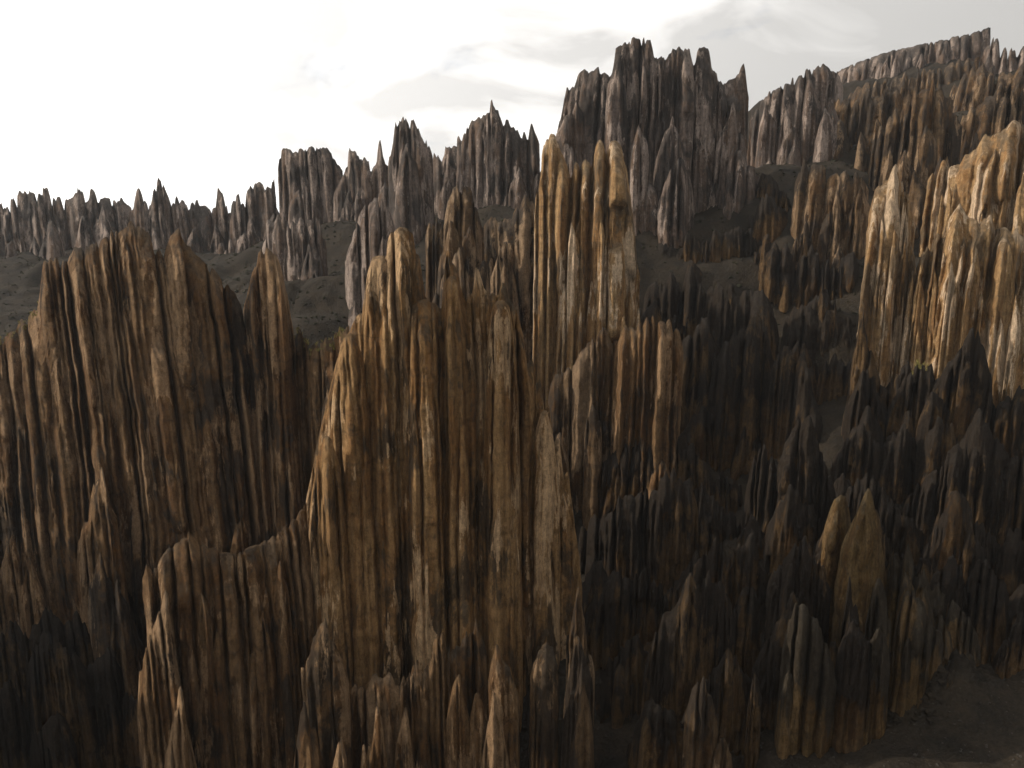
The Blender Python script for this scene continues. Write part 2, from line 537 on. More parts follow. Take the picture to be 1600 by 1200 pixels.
        P = prot * w * rng.uniform(0.5, 0.9) + prot * wi * 0.5
        val = P * np.clip(f * 2.2, 0, 1) ** 0.7 * np.clip(1 - np.minimum(dd, 1) ** 1.5, 0, 1) ** 0.8
        rel[:, sl] = np.maximum(rel[:, sl], np.where(f > 0, val, 0))
    # fine secondary pleats
    w2 = max(w * 0.30, 2.4 * mpp)
    ph = SW / w2 + 1.3 * vnoise(S / w2 * 0.37, z * 0.02, S * 0, 54)
    fine = np.abs(np.sin(ph * math.pi * 0.5)) ** 0.7
    fine = fine * np.clip(0.55 + 0.8 * vnoise(S / w * 0.6, z * 0.06, S * 0 + 3, 55), 0, 1.2)
    rel = rel + 0.38 * w * fine * np.clip(h / (w + 0.5), 0, 1)
    rel = rel + 0.60 * w * fbm(S / w * 0.22, z * 0.02, S * 0 + SEED[0], 56, 3)
    am = min(0.5, 0.13 * w + 0.10)
    rel = rel + am * fbm(S * 0.55, z * 0.34, S * 0 + 5, 57, 4, 0.6)
    rel = rel + 0.12 * w * np.maximum(0, fbm(S / w * 0.5, z * 0.13, S * 0 + 9, 58, 3) - 0.1)
    tt = hs / max(Hm, 1)
    for a_, cw, cd, c0, c1 in ck:
        lo, hi = np.searchsorted(s, a_ - 3 * cw - w), np.searchsorted(s, a_ + 3 * cw + w)
        if hi <= lo:
            continue
        sl = slice(lo, hi)
        f = np.clip((tt[:, sl] - c0) / 0.06, 0, 1) * np.clip((c1 - tt[:, sl]) / 0.15, 0, 1)
        rel[:, sl] -= cd * f * np.exp(-((SW[:, sl] - a_) / (cw * (0.5 + 0.5 * f) + 1e-3)) ** 2)
    pf = np.clip(1 - np.abs(2 * u - 1) ** 3.0, 0, 1) ** 0.5
    capf = np.clip(hs / (4.0 * thick), 0.0, 1) ** 0.75
    offf = (thick * capf + slope * hs ** 0.95) * pf[None, :] + rel * np.clip(pf * 1.6, 0.12, 1)[None, :]
    sc_, half = s[n // 2], max((s[-1] - s[0]) / 2, 0.1)
    lat = (S - sc_) * splay * np.clip(h / max(Hm, 1), 0, 1)
    lat = lat + 0.5 * am * fbm(S * 0.5, z * 0.4, S * 0 + 15, 59, 3) * np.clip(h / 2, 0.2, 1)
    VX = X[None, :] + A[0] * lat + Nn[0] * offf - org[0]
    VY = Y[None, :] + A[1] * lat + Nn[1] * offf - org[1]
    front = np.stack([VX, VY, z - org[2]], -1)
    # far face, coarser
    nb = max(7, nrow // 6)
    tb = (np.linspace(0, 1, nb) ** 1.15)[1:, None]
    zb_ = Zc[None, :] - tb * (Zc - zb)[None, :]
    Sb = np.broadcast_to(s[None, :], zb_.shape)
    hb = Zc[None, :] - zb_
    ob = (thick * np.clip(hb / (4.0 * thick), 0, 1) ** 0.75 + slope * hb ** 0.95) * pf[None, :] + (0.6 * w * np.abs(np.sin(Sb / w * 1.7 + vnoise(Sb / w, zb_ * 0.03, Sb * 0, 61)))) * pf[None, :]
    latb = (Sb - sc_) * splay * np.clip(hb / max(Hm, 1), 0, 1)
    back = np.stack([X[None, :] + A[0] * latb - Nn[0] * ob - org[0], Y[None, :] + A[1] * latb - Nn[1] * ob - org[1], zb_ - org[2]], -1)
    grid = np.concatenate([back[::-1], front], 0)
    nr = grid.shape[0]
    idx = np.arange(nr * n).reshape(nr, n)
    F = np.stack([idx[:-1, :-1], idx[1:, :-1], idx[1:, 1:], idx[:-1, 1:]], -1).reshape(-1, 4)
    TRI[0] += len(F) * 2
    o = mesh_obj(name, grid.reshape(-1, 3), F, MAT[mat], parent)
    at = o.data.attributes.new('below_crest', 'FLOAT', 'POINT')
    at.data.foreach_set('value', (np.concatenate([hb[::-1], h], 0) / max(Hm, 1)).astype(np.float32).ravel())
    return o


def fin(label, group, mat, pts, D, w, rows=((0, 0, 0),), pleat=None, bow=None, thick=None, slope=0.07, splay=0.06, prot=1.8, ser=None, dens=1.4, zb=None, q=1.0, seed=1,
        name='rock_formation', cat='rock formation', extra=(), sharp=None, wide=None, crack=0.5, blunt=1.4, thin=0.5, cs=1.0, **_):
    """a formation: a pleated main wall whose crest follows the photographed skyline, and rows of lower buttresses and
    pinnacles standing against it. rows: (metres nearer, lowest drop px, highest drop px[, width factor])"""
    rnd = random.Random(seed * 77 + 5)
    wide = wide or ((3.5, 7.5) if mat == 'dark' else (1.6, 4.2))
    sharp = sharp or (1.15 if mat == 'dark' else 1.9)
    px = [p[0] for p in pts]; py = [p[1] for p in pts]
    D0, D1 = D if isinstance(D, tuple) else (D, D)
    dm = (D0 + D1) / 2
    mpp = dm / FPX / cp
    pleat = pleat or max(4.5, w * 0.50)
    ser = w * 0.42 if ser is None else ser
    bow = (px[-1] - px[0]) * mpp * 0.12 if bow is None else bow
    thick = thick or max(0.9, w * mpp * 0.45)
    mid = unproject((px[0] + px[-1]) / 2, py[len(py) // 2], dm)
    org = (mid[0], mid[1], float(ground(mid[0], mid[1])))
    e = bpy.data.objects.new(name, None)
    e.location = org
    e['label'] = label; e['category'] = cat
    if group:
        e['group'] = group
    COL.objects.link(e)
    curtain(e, 'main_wall', mat, pts, D, pleat, zb, bow, thick, slope, splay, prot, ser, dens, q, org, crack, blunt, cs)

    def dist(x):
        f = min(max((x - px[0]) / max(px[-1] - px[0], 1), 0), 1)
        return D0 + (D1 - D0) * f - bow * (1 - (2 * f - 1) ** 2)

    for row in rows[1:]:
        near, lo, hi = row[:3]
        ws = w * (row[3] if len(row) > 3 else 1.0)
        rmat = row[4] if len(row) > 4 else mat
        x = px[0] + ws * rnd.uniform(0.0, 0.8)
        while x < px[-1]:
            bw = ws * rnd.uniform(*wide)
            if rnd.random() < (0.30 if rmat == 'dark' else thin):
                x += bw * 0.7
                continue
            ap = rnd.uniform(0.30, 0.70)
            xa = x + bw * (ap - 0.3)
            y0 = float(np.interp(xa, px, py)) + rnd.uniform(lo, hi)
            P = [(xa - bw * 0.03, y0 + 2), (xa, y0), (xa + bw * 0.03, y0 + 3)]
            for sg, wd in ((-1, ap), (1, 1 - ap)):
                drop = bw * sharp * rnd.uniform(0.45, 0.85)
                ns = rnd.choice((2, 3, 4))
                f = 0.0
                for i in range(ns):
                    f = (i + rnd.uniform(0.5, 1.1)) / (ns + 1)
                    P.append((xa + sg * wd * bw * f, y0 + drop * f + rnd.uniform(-0.12, 0.10) * drop))
                P.append((xa + sg * wd * bw * 0.93, y0 + drop * 1.0))
                P.append((xa + sg * wd * bw, y0 + drop * 1.5))
            P.sort()
            dd = dist(xa) - near * rnd.uniform(0.8, 1.2)
            tw = rnd.uniform(-0.25, 0.25) * bw * mpp
            curtain(e, 'pinnacle' if bw < 2.0 * ws else 'buttress', rmat, P, (dd + tw, dd - tw), max(4.0, min(pleat, bw * 0.16)) * rnd.uniform(0.8, 1.1), zb, bw * mpp * 0.40,
                    max(0.4, bw * mpp * 0.08), slope * 1.2, 0.28, prot, max(2.0, min(bw * 0.06, 7.0)), dens, q, org, crack, 1.4, cs)
            x += bw * rnd.uniform(0.5, 0.85)
    for ex in extra:
        x, y, d, r0, rb = ex[:5]
        L = ex[5] if len(ex) > 5 else 4.0
        P = [(x - rb, y + L * rb), (x - rb * 0.8, y + L * rb * 0.45), (x - (r0 + rb) * 0.42, y + L * rb * 0.14), (x - r0, y + r0 * 0.55), (x - r0 * 0.4, y + r0 * 0.1), (x + r0 * 0.3, y), (x + r0, y + r0 * 0.7),
             (x + (r0 + rb) * 0.45, y + L * rb * 0.18), (x + rb * 0.82, y + L * rb * 0.5), (x + rb, y + L * rb)]
        m2 = d / FPX / cp
        curtain(e, 'pinnacle', mat, P, d, min(pleat * 0.7, rb * 0.55), zb, rb * m2 * 0.7, max(0.5, r0 * m2 * 0.8), slope, 0.22, prot, ser * 0.5, dens * 0.7, q, org, crack, 1.4, cs)
    return e


GF, GM, GN, GR, GB = ('spires along the far skyline', 'formations on the middle slopes', 'great fins in the foreground',
                      'sunlit formations on the right-hand slope', 'low spires along the valley floor')

# ---- far skyline, left to right
fin('long low grey ridge with stubby pinnacles on the far left skyline', GF, 'grey',
    [(-60, 312), (0, 310), (16, 312), (30, 300), (75, 290), (85, 303), (108, 306), (120, 287), (133, 306), (140, 291), (150, 298), (170, 297), (190, 308), (205, 322)],
    (470, 450), 17, rt=0.55, fl=0.03, blunt=2.5, rows=((0, 0, 0), (10, 14, 50), (20, 40, 80)), drop=3, seed=1)
fin('two sharp twin spires standing alone on the far left skyline', GF, 'grey',
    [(200, 330), (208, 318), (215, 289), (226, 305), (234, 318), (240, 290), (248, 270), (257, 285), (268, 305), (290, 312), (302, 305), (316, 320), (330, 326)],
    (445, 440), 13, rt=0.32, fl=0.07, rows=((0, 0, 0), (8, 12, 45), (18, 40, 75)), drop=4, seed=2)
fin('grey ridge stepping up to the square mesa, lone spike at its left end', GF, 'grey',
    [(328, 325), (336, 310), (340, 284), (350, 305), (358, 318), (372, 300), (390, 286), (405, 282), (415, 276), (428, 272)],
    (440, 425), 13, rt=0.42, fl=0.05, rows=((0, 0, 0), (8, 14, 50), (18, 40, 80)), drop=3, seed=3)
fin('square flat-topped grey mesa with vertical pleats on the skyline', GF, 'grey',
    [(434, 262), (437, 240), (441, 229), (452, 232), (458, 238), (468, 232), (480, 229), (500, 225), (512, 226), (520, 236), (527, 252), (535, 260)],
    (405, 400), 11, rt=0.55, fl=0.035, blunt=5.0, ser=3.5, rows=((0, 0, 0), (6, 4, 40), (13, 50, 100)), drop=2, seed=4)
fin('thin dark needles just right of the square mesa', GF, 'grey',
    [(534, 280), (539, 262), (545, 224), (553, 235), (562, 243), (572, 246), (580, 252), (586, 245), (594, 214), (601, 240), (606, 250)],
    (395, 385), 11, rt=0.34, fl=0.045, rows=((0, 0, 0), (8, 20, 70), (16, 60, 110)), drop=4, seed=5)
fin('tall three-pronged grey tower on the skyline left of the pointed peak', GF, 'grey',
    [(606, 250), (613, 225), (617, 186), (623, 184), (631, 179), (637, 190), (645, 176), (652, 195), (660, 212), (668, 218), (676, 235)],
    (355, 350), 12, rt=0.40, fl=0.05, rows=((0, 0, 0), (6, 14, 60), (14, 60, 120)), drop=4, seed=6)
fin('low serrated saddle between the three-pronged tower and the pointed peak', GF, 'grey',
    [(674, 240), (684, 232), (690, 240), (698, 226), (706, 230), (712, 224), (720, 230)],
    (375, 370), 9, rt=0.36, fl=0.05, rows=((0, 0, 0), (8, 15, 60)), drop=3, seed=7)
fin('broad pointed grey peak with a needle tip in the middle of the skyline', GF, 'grey',
    [(714, 215), (725, 203), (740, 184), (752, 176), (760, 170), (768, 153), (777, 174), (786, 178), (795, 176), (803, 190), (814, 200), (822, 206), (830, 187), (837, 206), (843, 216)],
    (355, 345), 15, rt=0.40, fl=0.06, rows=((0, 0, 0), (6, 15, 60), (14, 50, 130)), drop=3, seed=8)
fin('highest tower of the skyline, blocky crown and sheer pleated walls', GF, 'grey',
    [(868, 215), (874, 190), (880, 160), (886, 132), (897, 127), (905, 106), (914, 103), (920, 112), (928, 104), (936, 100), (941, 112), (947, 112), (955, 112), (962, 72), (972, 69), (981, 60), (988, 56), (1000, 57), (1010, 56), (1017, 60), (1022, 86), (1034, 88), (1042, 84), (1050, 76), (1064, 73), (1078, 72), (1083, 97), (1090, 78), (1098, 70), (1108, 74), (1113, 105), (1122, 115), (1130, 125), (1140, 122), (1150, 118), (1162, 96), (1166, 118), (1170, 150)],
    (345, 340), 15, rt=0.50, fl=0.03, blunt=4.0, ser=4, pleat=7, crack=0.6, rows=((0, 0, 0), (5, 6, 70), (11, 60, 170, 1.2), (18, 130, 220, 1.2)), drop=2, seed=9, ratio=1.3)
fin('dark ridge with a pale sunlit block at its right end', GF, 'grey',
    [(1174, 165), (1185, 152), (1200, 146), (1215, 132), (1235, 118), (1250, 105), (1259, 97), (1266, 106), (1276, 104), (1284, 97), (1300, 100), (1307, 108), (1318, 135)],
    (400, 395), 14, rt=0.48, fl=0.03, blunt=3.0, rows=((0, 0, 0), (8, 8, 50), (18, 50, 110)), drop=3, seed=10)
fin('long thin cliff band capping the plateau in the top right corner', GF, 'grey',
    [(1308, 110), (1340, 97), (1370, 86), (1400, 76), (1440, 68), (1480, 60), (1520, 50), (1548, 41)],
    (600, 540), 10, rt=0.62, fl=0.02, blunt=4.0, ser=1.2, pleat=5, rows=((0, 0, 0), (10, 6, 14)), drop=1.0, seed=11, peaks=False, name='cliff_band', cat='cliff')
fin('rubbly crest of knobs at the right end of the plateau cliff', GF, 'grey',
    [(1535, 75), (1549, 62), (1560, 52), (1568, 66), (1580, 64), (1590, 75), (1600, 70), (1640, 80)],
    (460, 440), 16, rt=0.42, fl=0.09, rows=((0, 0, 0), (12, 15, 50), (26, 40, 80)), drop=4, seed=12)
# ---- upper right slopes
fin('rough brown spur dropping from the plateau, upper right', GR, 'mid',
    [(1465, 180), (1485, 140), (1505, 115), (1530, 95), (1550, 105), (1575, 110), (1600, 90), (1650, 100)],
    (420, 380), 20, rt=0.36, fl=0.12, rows=((0, 0, 0), (14, 25, 70), (28, 60, 120)), drop=10, seed=13)
fin('band of dark pleated cliffs under the plateau, half in shadow', GR, 'mid',
    [(1305, 150), (1330, 140), (1355, 135), (1380, 128), (1410, 140), (1440, 130), (1465, 135), (1490, 150)],
    (385, 365), 17, rt=0.42, fl=0.05, rows=((0, 0, 0), (10, 25, 65), (20, 60, 110)), drop=8, seed=14)
fin('pale sunlit buttresses stepping down below the plateau cliffs', GR, 'mid',
    [(1365, 205), (1385, 190), (1400, 165), (1415, 160), (1430, 130), (1445, 140), (1460, 115), (1475, 130), (1490, 170), (1505, 190)],
    (330, 315), 16, rt=0.36, fl=0.08, rows=((0, 0, 0), (8, 30, 80), (16, 70, 130)), drop=8, seed=15)
fin('brown ribbed hillside just below the plateau cliff', GR, 'mid',
    [(1320, 150), (1345, 132), (1370, 122), (1395, 118), (1420, 108), (1450, 104), (1480, 98), (1505, 88), (1530, 84)],
    (490, 460), 14, rows=((0, 0, 0), (14, 8, 30), (28, 22, 50)), slope=0.3, seed=70)
fin('ribbed shoulder at the right edge above the golden pillars', GR, 'mid',
    [(1488, 195), (1505, 172), (1525, 160), (1545, 150), (1565, 138), (1590, 130), (1640, 120)],
    (335, 325), 15, rows=((0, 0, 0), (8, 20, 55), (16, 45, 80)), slope=0.15, seed=71)
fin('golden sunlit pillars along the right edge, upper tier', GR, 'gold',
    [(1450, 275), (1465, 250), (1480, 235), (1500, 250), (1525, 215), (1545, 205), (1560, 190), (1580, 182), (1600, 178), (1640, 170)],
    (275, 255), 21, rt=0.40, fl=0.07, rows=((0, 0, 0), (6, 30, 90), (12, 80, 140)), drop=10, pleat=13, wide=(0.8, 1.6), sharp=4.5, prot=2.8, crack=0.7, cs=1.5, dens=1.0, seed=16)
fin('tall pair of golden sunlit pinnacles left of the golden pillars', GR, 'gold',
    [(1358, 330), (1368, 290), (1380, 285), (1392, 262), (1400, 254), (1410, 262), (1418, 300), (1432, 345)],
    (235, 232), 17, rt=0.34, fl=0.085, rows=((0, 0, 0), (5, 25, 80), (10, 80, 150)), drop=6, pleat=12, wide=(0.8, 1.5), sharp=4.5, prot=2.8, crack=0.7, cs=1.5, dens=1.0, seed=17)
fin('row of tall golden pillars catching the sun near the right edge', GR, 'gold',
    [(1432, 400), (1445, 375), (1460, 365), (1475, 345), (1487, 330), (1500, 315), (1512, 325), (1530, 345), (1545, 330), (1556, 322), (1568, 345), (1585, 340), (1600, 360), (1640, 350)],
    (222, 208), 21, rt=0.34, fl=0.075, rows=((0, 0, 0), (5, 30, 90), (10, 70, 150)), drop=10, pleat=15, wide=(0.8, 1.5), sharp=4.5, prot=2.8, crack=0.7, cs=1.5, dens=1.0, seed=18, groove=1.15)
# ---- middle slopes
fin('slender spike and dark pleated wall on the slope right of the highest tower', GM, 'mid',
    [(1242, 285), (1250, 262), (1258, 226), (1266, 250), (1280, 252), (1295, 265), (1308, 255), (1322, 248), (1335, 258), (1348, 262), (1358, 290)],
    (300, 290), 15, rt=0.38, fl=0.05, rows=((0, 0, 0), (6, 15, 70), (12, 60, 130)), drop=6, seed=19)
fin('mauve knobs below the square mesa, left of the dark hollow', GM, 'grey',
    [(408, 365), (415, 345), (428, 338), (441, 326), (455, 345), (468, 335), (485, 332), (500, 345), (508, 365)],
    (320, 310), 17, rt=0.40, fl=0.06, rows=((0, 0, 0), (6, 20, 60), (12, 50, 90)), drop=5, seed=20)
fin('grey-brown stepped tower right of the dark hollow', GM, 'grey',
    [(538, 400), (548, 365), (560, 335), (570, 315), (584, 308), (600, 303), (610, 318), (618, 345)],
    (270, 262), 17, rt=0.42, fl=0.07, rows=((0, 0, 0), (5, 25, 80), (10, 80, 130)), drop=5, seed=21)
fin('brown pinnacles rising behind the left shoulder of the central tower', GM, 'mid',
    [(664, 370), (670, 345), (682, 336), (692, 350), (700, 310), (708, 288), (718, 283), (730, 292), (738, 290), (748, 335), (757, 370)],
    (228, 222), 15, rt=0.40, fl=0.07, rows=((0, 0, 0), (5, 30, 90), (9, 80, 140)), drop=6, seed=22)
fin('dark rust-stained wall in the gap behind the central tower', GM, 'mid',
    [(748, 345), (762, 335), (780, 338), (800, 332), (812, 318), (820, 302), (832, 305), (842, 318), (850, 340)],
    (262, 255), 15, rt=0.45, fl=0.04, rows=((0, 0, 0), (5, 30, 100), (10, 90, 180)), drop=5, seed=23)
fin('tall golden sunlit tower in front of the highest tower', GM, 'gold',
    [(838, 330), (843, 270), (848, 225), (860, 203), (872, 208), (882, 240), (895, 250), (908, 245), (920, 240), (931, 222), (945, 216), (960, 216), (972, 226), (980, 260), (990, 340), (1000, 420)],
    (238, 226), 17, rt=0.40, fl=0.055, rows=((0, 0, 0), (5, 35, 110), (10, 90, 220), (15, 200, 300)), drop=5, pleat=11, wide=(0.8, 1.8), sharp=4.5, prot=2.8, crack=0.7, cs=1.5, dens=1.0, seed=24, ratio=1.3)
fin('brown blocky buttress with a ragged sunlit crest right of the central tower', GM, 'left',
    [(956, 560), (965, 520), (978, 495), (990, 505), (1000, 500), (1012, 490), (1022, 484), (1035, 490), (1048, 496), (1060, 512), (1068, 540)],
    (196, 190), 18, rt=0.42, fl=0.05, pleat=10, prot=2.2, dens=1.0, crack=0.7, rows=((0, 0, 0), (7, 150, 230)), drop=4, seed=25)
fin('low dark teeth in the notch right of the central tower', GM, 'mid',
    [(856, 620), (862, 585), (872, 575), (882, 572), (892, 566), (905, 550), (918, 530), (930, 520), (945, 500), (958, 530)],
    (200, 196), 14, rt=0.40, fl=0.06, rows=((0, 0, 0), (5, 30, 110), (9, 100, 200)), drop=6, seed=26)
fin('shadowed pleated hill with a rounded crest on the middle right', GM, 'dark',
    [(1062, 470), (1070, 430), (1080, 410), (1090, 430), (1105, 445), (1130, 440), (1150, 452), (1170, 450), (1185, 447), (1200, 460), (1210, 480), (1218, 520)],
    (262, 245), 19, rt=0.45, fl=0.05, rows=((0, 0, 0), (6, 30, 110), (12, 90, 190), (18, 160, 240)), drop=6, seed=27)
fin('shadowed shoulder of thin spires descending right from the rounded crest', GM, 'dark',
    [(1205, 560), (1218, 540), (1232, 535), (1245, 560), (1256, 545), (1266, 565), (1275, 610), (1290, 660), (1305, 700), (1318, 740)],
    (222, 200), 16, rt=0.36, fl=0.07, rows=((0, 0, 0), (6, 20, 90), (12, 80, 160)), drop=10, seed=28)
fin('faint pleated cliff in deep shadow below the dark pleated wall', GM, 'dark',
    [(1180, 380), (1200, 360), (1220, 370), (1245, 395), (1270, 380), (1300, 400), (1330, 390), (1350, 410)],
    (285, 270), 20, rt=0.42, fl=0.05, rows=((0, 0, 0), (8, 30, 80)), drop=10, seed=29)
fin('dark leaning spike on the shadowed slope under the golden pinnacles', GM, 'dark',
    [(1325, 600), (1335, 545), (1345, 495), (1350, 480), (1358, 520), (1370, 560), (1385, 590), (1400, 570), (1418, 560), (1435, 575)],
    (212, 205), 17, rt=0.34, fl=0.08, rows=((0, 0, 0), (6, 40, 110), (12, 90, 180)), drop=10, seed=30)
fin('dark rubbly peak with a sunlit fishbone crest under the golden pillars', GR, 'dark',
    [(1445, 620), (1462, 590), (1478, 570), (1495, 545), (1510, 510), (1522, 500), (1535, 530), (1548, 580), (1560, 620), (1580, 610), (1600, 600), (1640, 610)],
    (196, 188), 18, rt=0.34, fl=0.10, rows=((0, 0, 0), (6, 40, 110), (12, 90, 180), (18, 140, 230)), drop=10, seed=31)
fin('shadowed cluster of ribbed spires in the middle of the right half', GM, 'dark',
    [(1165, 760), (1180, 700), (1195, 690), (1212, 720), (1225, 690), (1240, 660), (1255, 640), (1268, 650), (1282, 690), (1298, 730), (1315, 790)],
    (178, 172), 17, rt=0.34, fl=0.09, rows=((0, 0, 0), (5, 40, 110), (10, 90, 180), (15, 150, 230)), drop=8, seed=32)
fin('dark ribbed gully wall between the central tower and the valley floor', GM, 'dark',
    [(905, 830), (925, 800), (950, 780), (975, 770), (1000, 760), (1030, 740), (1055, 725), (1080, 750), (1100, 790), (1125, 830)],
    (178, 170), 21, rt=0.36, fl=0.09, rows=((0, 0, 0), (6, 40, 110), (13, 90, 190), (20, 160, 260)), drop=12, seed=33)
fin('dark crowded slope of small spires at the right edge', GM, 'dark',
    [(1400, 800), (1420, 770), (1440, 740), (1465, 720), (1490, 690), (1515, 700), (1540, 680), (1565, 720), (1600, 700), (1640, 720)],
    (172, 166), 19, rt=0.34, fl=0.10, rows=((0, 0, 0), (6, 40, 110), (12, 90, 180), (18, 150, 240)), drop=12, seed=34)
fin('low ribbed outcrop on the dark slope under the highest tower', GM, 'dark',
    [(1005, 425), (1018, 395), (1035, 375), (1055, 385), (1075, 360), (1095, 372), (1115, 350), (1135, 362), (1158, 345), (1180, 360), (1200, 385)],
    (302, 300), 15, rows=((0, 0, 0), (7, 25, 60), (14, 50, 90)), seed=46, slope=0.12)
fin('shadowed pleated bluff in the hollow right of the golden tower', GM, 'dark',
    [(1000, 500), (1008, 455), (1020, 430), (1034, 440), (1048, 425), (1062, 436), (1078, 455), (1092, 500)],
    (268, 264), 14, rows=((0, 0, 0), (5, 30, 80)), seed=48)
fin('low shadowed bluff in the hollow left of the golden pinnacles', GM, 'dark',
    [(1278, 590), (1290, 560), (1304, 548), (1318, 556), (1330, 545), (1342, 570), (1352, 610)],
    (228, 224), 13, rows=((0, 0, 0), (5, 30, 80)), seed=49)
fin('thin dark rib running down the earth slope beside the highest tower', GM, 'dark',
    [(1178, 300), (1190, 268), (1203, 262), (1216, 285), (1230, 300), (1240, 325)],
    (325, 312), 11, rows=((0, 0, 0), (6, 25, 55)), seed=47, slope=0.12)
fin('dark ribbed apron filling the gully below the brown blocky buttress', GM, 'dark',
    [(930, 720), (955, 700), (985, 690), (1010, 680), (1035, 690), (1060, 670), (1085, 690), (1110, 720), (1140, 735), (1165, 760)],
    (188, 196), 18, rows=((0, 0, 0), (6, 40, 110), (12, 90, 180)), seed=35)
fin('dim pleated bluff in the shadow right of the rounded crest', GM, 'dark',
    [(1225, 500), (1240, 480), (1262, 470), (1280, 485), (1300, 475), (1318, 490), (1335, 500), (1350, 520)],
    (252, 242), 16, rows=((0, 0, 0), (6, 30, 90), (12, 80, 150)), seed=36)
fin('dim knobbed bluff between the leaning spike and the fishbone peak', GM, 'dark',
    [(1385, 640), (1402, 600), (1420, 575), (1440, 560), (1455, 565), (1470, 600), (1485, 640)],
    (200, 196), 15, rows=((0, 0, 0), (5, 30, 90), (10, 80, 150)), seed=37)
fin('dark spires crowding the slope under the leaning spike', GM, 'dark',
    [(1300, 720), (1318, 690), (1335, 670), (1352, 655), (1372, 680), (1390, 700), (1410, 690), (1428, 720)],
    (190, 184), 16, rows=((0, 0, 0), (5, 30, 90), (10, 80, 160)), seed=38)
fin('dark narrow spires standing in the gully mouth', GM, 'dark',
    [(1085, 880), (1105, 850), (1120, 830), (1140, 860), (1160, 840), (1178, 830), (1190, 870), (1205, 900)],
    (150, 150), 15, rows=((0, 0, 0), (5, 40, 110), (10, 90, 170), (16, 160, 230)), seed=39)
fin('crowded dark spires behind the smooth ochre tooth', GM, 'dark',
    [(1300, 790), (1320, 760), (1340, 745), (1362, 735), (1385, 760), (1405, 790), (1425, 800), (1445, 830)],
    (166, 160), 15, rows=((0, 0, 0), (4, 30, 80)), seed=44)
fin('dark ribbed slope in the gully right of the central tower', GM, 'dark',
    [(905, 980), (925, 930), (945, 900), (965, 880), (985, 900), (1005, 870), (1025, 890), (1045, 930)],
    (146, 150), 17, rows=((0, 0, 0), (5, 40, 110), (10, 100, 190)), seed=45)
# ---- great foreground fins
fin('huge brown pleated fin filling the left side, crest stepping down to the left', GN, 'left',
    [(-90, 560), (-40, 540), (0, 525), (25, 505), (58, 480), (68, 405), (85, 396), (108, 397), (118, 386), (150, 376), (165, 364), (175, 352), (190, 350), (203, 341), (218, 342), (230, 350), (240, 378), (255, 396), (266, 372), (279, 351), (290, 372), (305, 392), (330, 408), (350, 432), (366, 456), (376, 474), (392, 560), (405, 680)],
    (190, 172), 30, pleat=14, zb=-8, cs=1.0, rows=((0, 0, 0), (9, 260, 400, 0.8), (24, 450, 560, 0.7, 'mid')), blunt=2.0, ser=5.5, prot=1.9, dens=2.0, crack=0.5, sharp=2.6, seed=40, slope=0.11, splay=0.05, bow=10, q=1.15)  # lowest row takes a darker clay, shade at the foot put into colour
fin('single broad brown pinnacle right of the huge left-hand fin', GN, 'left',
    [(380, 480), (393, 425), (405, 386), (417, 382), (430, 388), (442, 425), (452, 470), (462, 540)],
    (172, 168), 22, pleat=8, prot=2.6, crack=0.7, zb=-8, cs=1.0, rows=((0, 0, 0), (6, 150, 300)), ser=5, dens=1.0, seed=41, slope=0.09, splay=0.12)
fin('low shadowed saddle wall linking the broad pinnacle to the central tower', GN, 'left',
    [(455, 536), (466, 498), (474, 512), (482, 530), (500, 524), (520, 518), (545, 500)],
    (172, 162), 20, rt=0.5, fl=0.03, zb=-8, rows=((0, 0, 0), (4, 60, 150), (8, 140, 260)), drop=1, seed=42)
fin('great central ochre tower of fused columns with rounded and needle tips', GN, 'ochre',
    [(462, 900), (472, 820), (480, 770), (492, 705), (508, 640), (522, 580), (534, 532), (540, 520), (548, 512), (556, 492), (566, 487), (570, 460), (575, 425), (583, 402), (597, 394), (604, 398), (606, 372), (612, 356), (624, 348), (638, 350), (646, 365), (650, 395), (655, 398), (660, 425), (664, 455), (676, 470), (690, 480), (694, 420), (698, 384), (703, 384), (706, 408), (713, 418), (720, 450), (728, 470), (738, 450), (743, 416), (748, 420), (756, 446), (764, 460), (772, 455), (780, 456), (784, 440), (790, 442), (795, 465), (806, 478), (816, 515), (824, 568), (832, 556), (838, 598), (845, 588), (851, 640), (858, 630), (866, 692), (874, 680), (882, 745), (889, 735), (897, 805), (904, 860), (910, 920)],
    (146, 152), 24, pleat=14, cs=1.0, rows=((0, 0, 0),), ser=2.0, crack=0.65, seed=43, slope=0.10, bow=7, splay=0.02, q=1.25, prot=1.9,
    dens=1.9, extra=[(594, 399, 142, 14, 36, 9), (662, 466, 139, 19, 34, 11), (706, 430, 140, 8, 24, 12), (783, 468, 140, 13, 32, 10), (548, 520, 139, 8, 36, 6),
           (512, 680, 134, 6, 34, 7), (718, 640, 137, 7, 20, 12), (775, 790, 136, 5, 18, 10), (800, 805, 136, 5, 17, 10), (850, 640, 145, 5, 26, 8)])
# ---- low spires along the valley floor
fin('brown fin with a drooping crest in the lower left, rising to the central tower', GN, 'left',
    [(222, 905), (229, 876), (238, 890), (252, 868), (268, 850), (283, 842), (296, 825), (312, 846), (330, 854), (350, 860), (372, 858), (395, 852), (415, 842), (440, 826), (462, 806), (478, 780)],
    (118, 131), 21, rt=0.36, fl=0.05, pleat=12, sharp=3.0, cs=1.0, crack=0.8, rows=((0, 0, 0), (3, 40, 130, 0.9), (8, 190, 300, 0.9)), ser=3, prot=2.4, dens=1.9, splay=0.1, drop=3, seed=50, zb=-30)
fin('ribbed spire leaning on the foot of the central tower, pointed tip', GB, 'left',
    [(470, 1040), (485, 1000), (498, 970), (506, 958), (518, 985), (535, 1020), (545, 1060)],
    (112, 112), 20, rt=0.30, fl=0.08, sharp=3.0, rows=((0, 0, 0), (3, 40, 110), (6, 90, 180)), drop=10, seed=51, zb=-30)
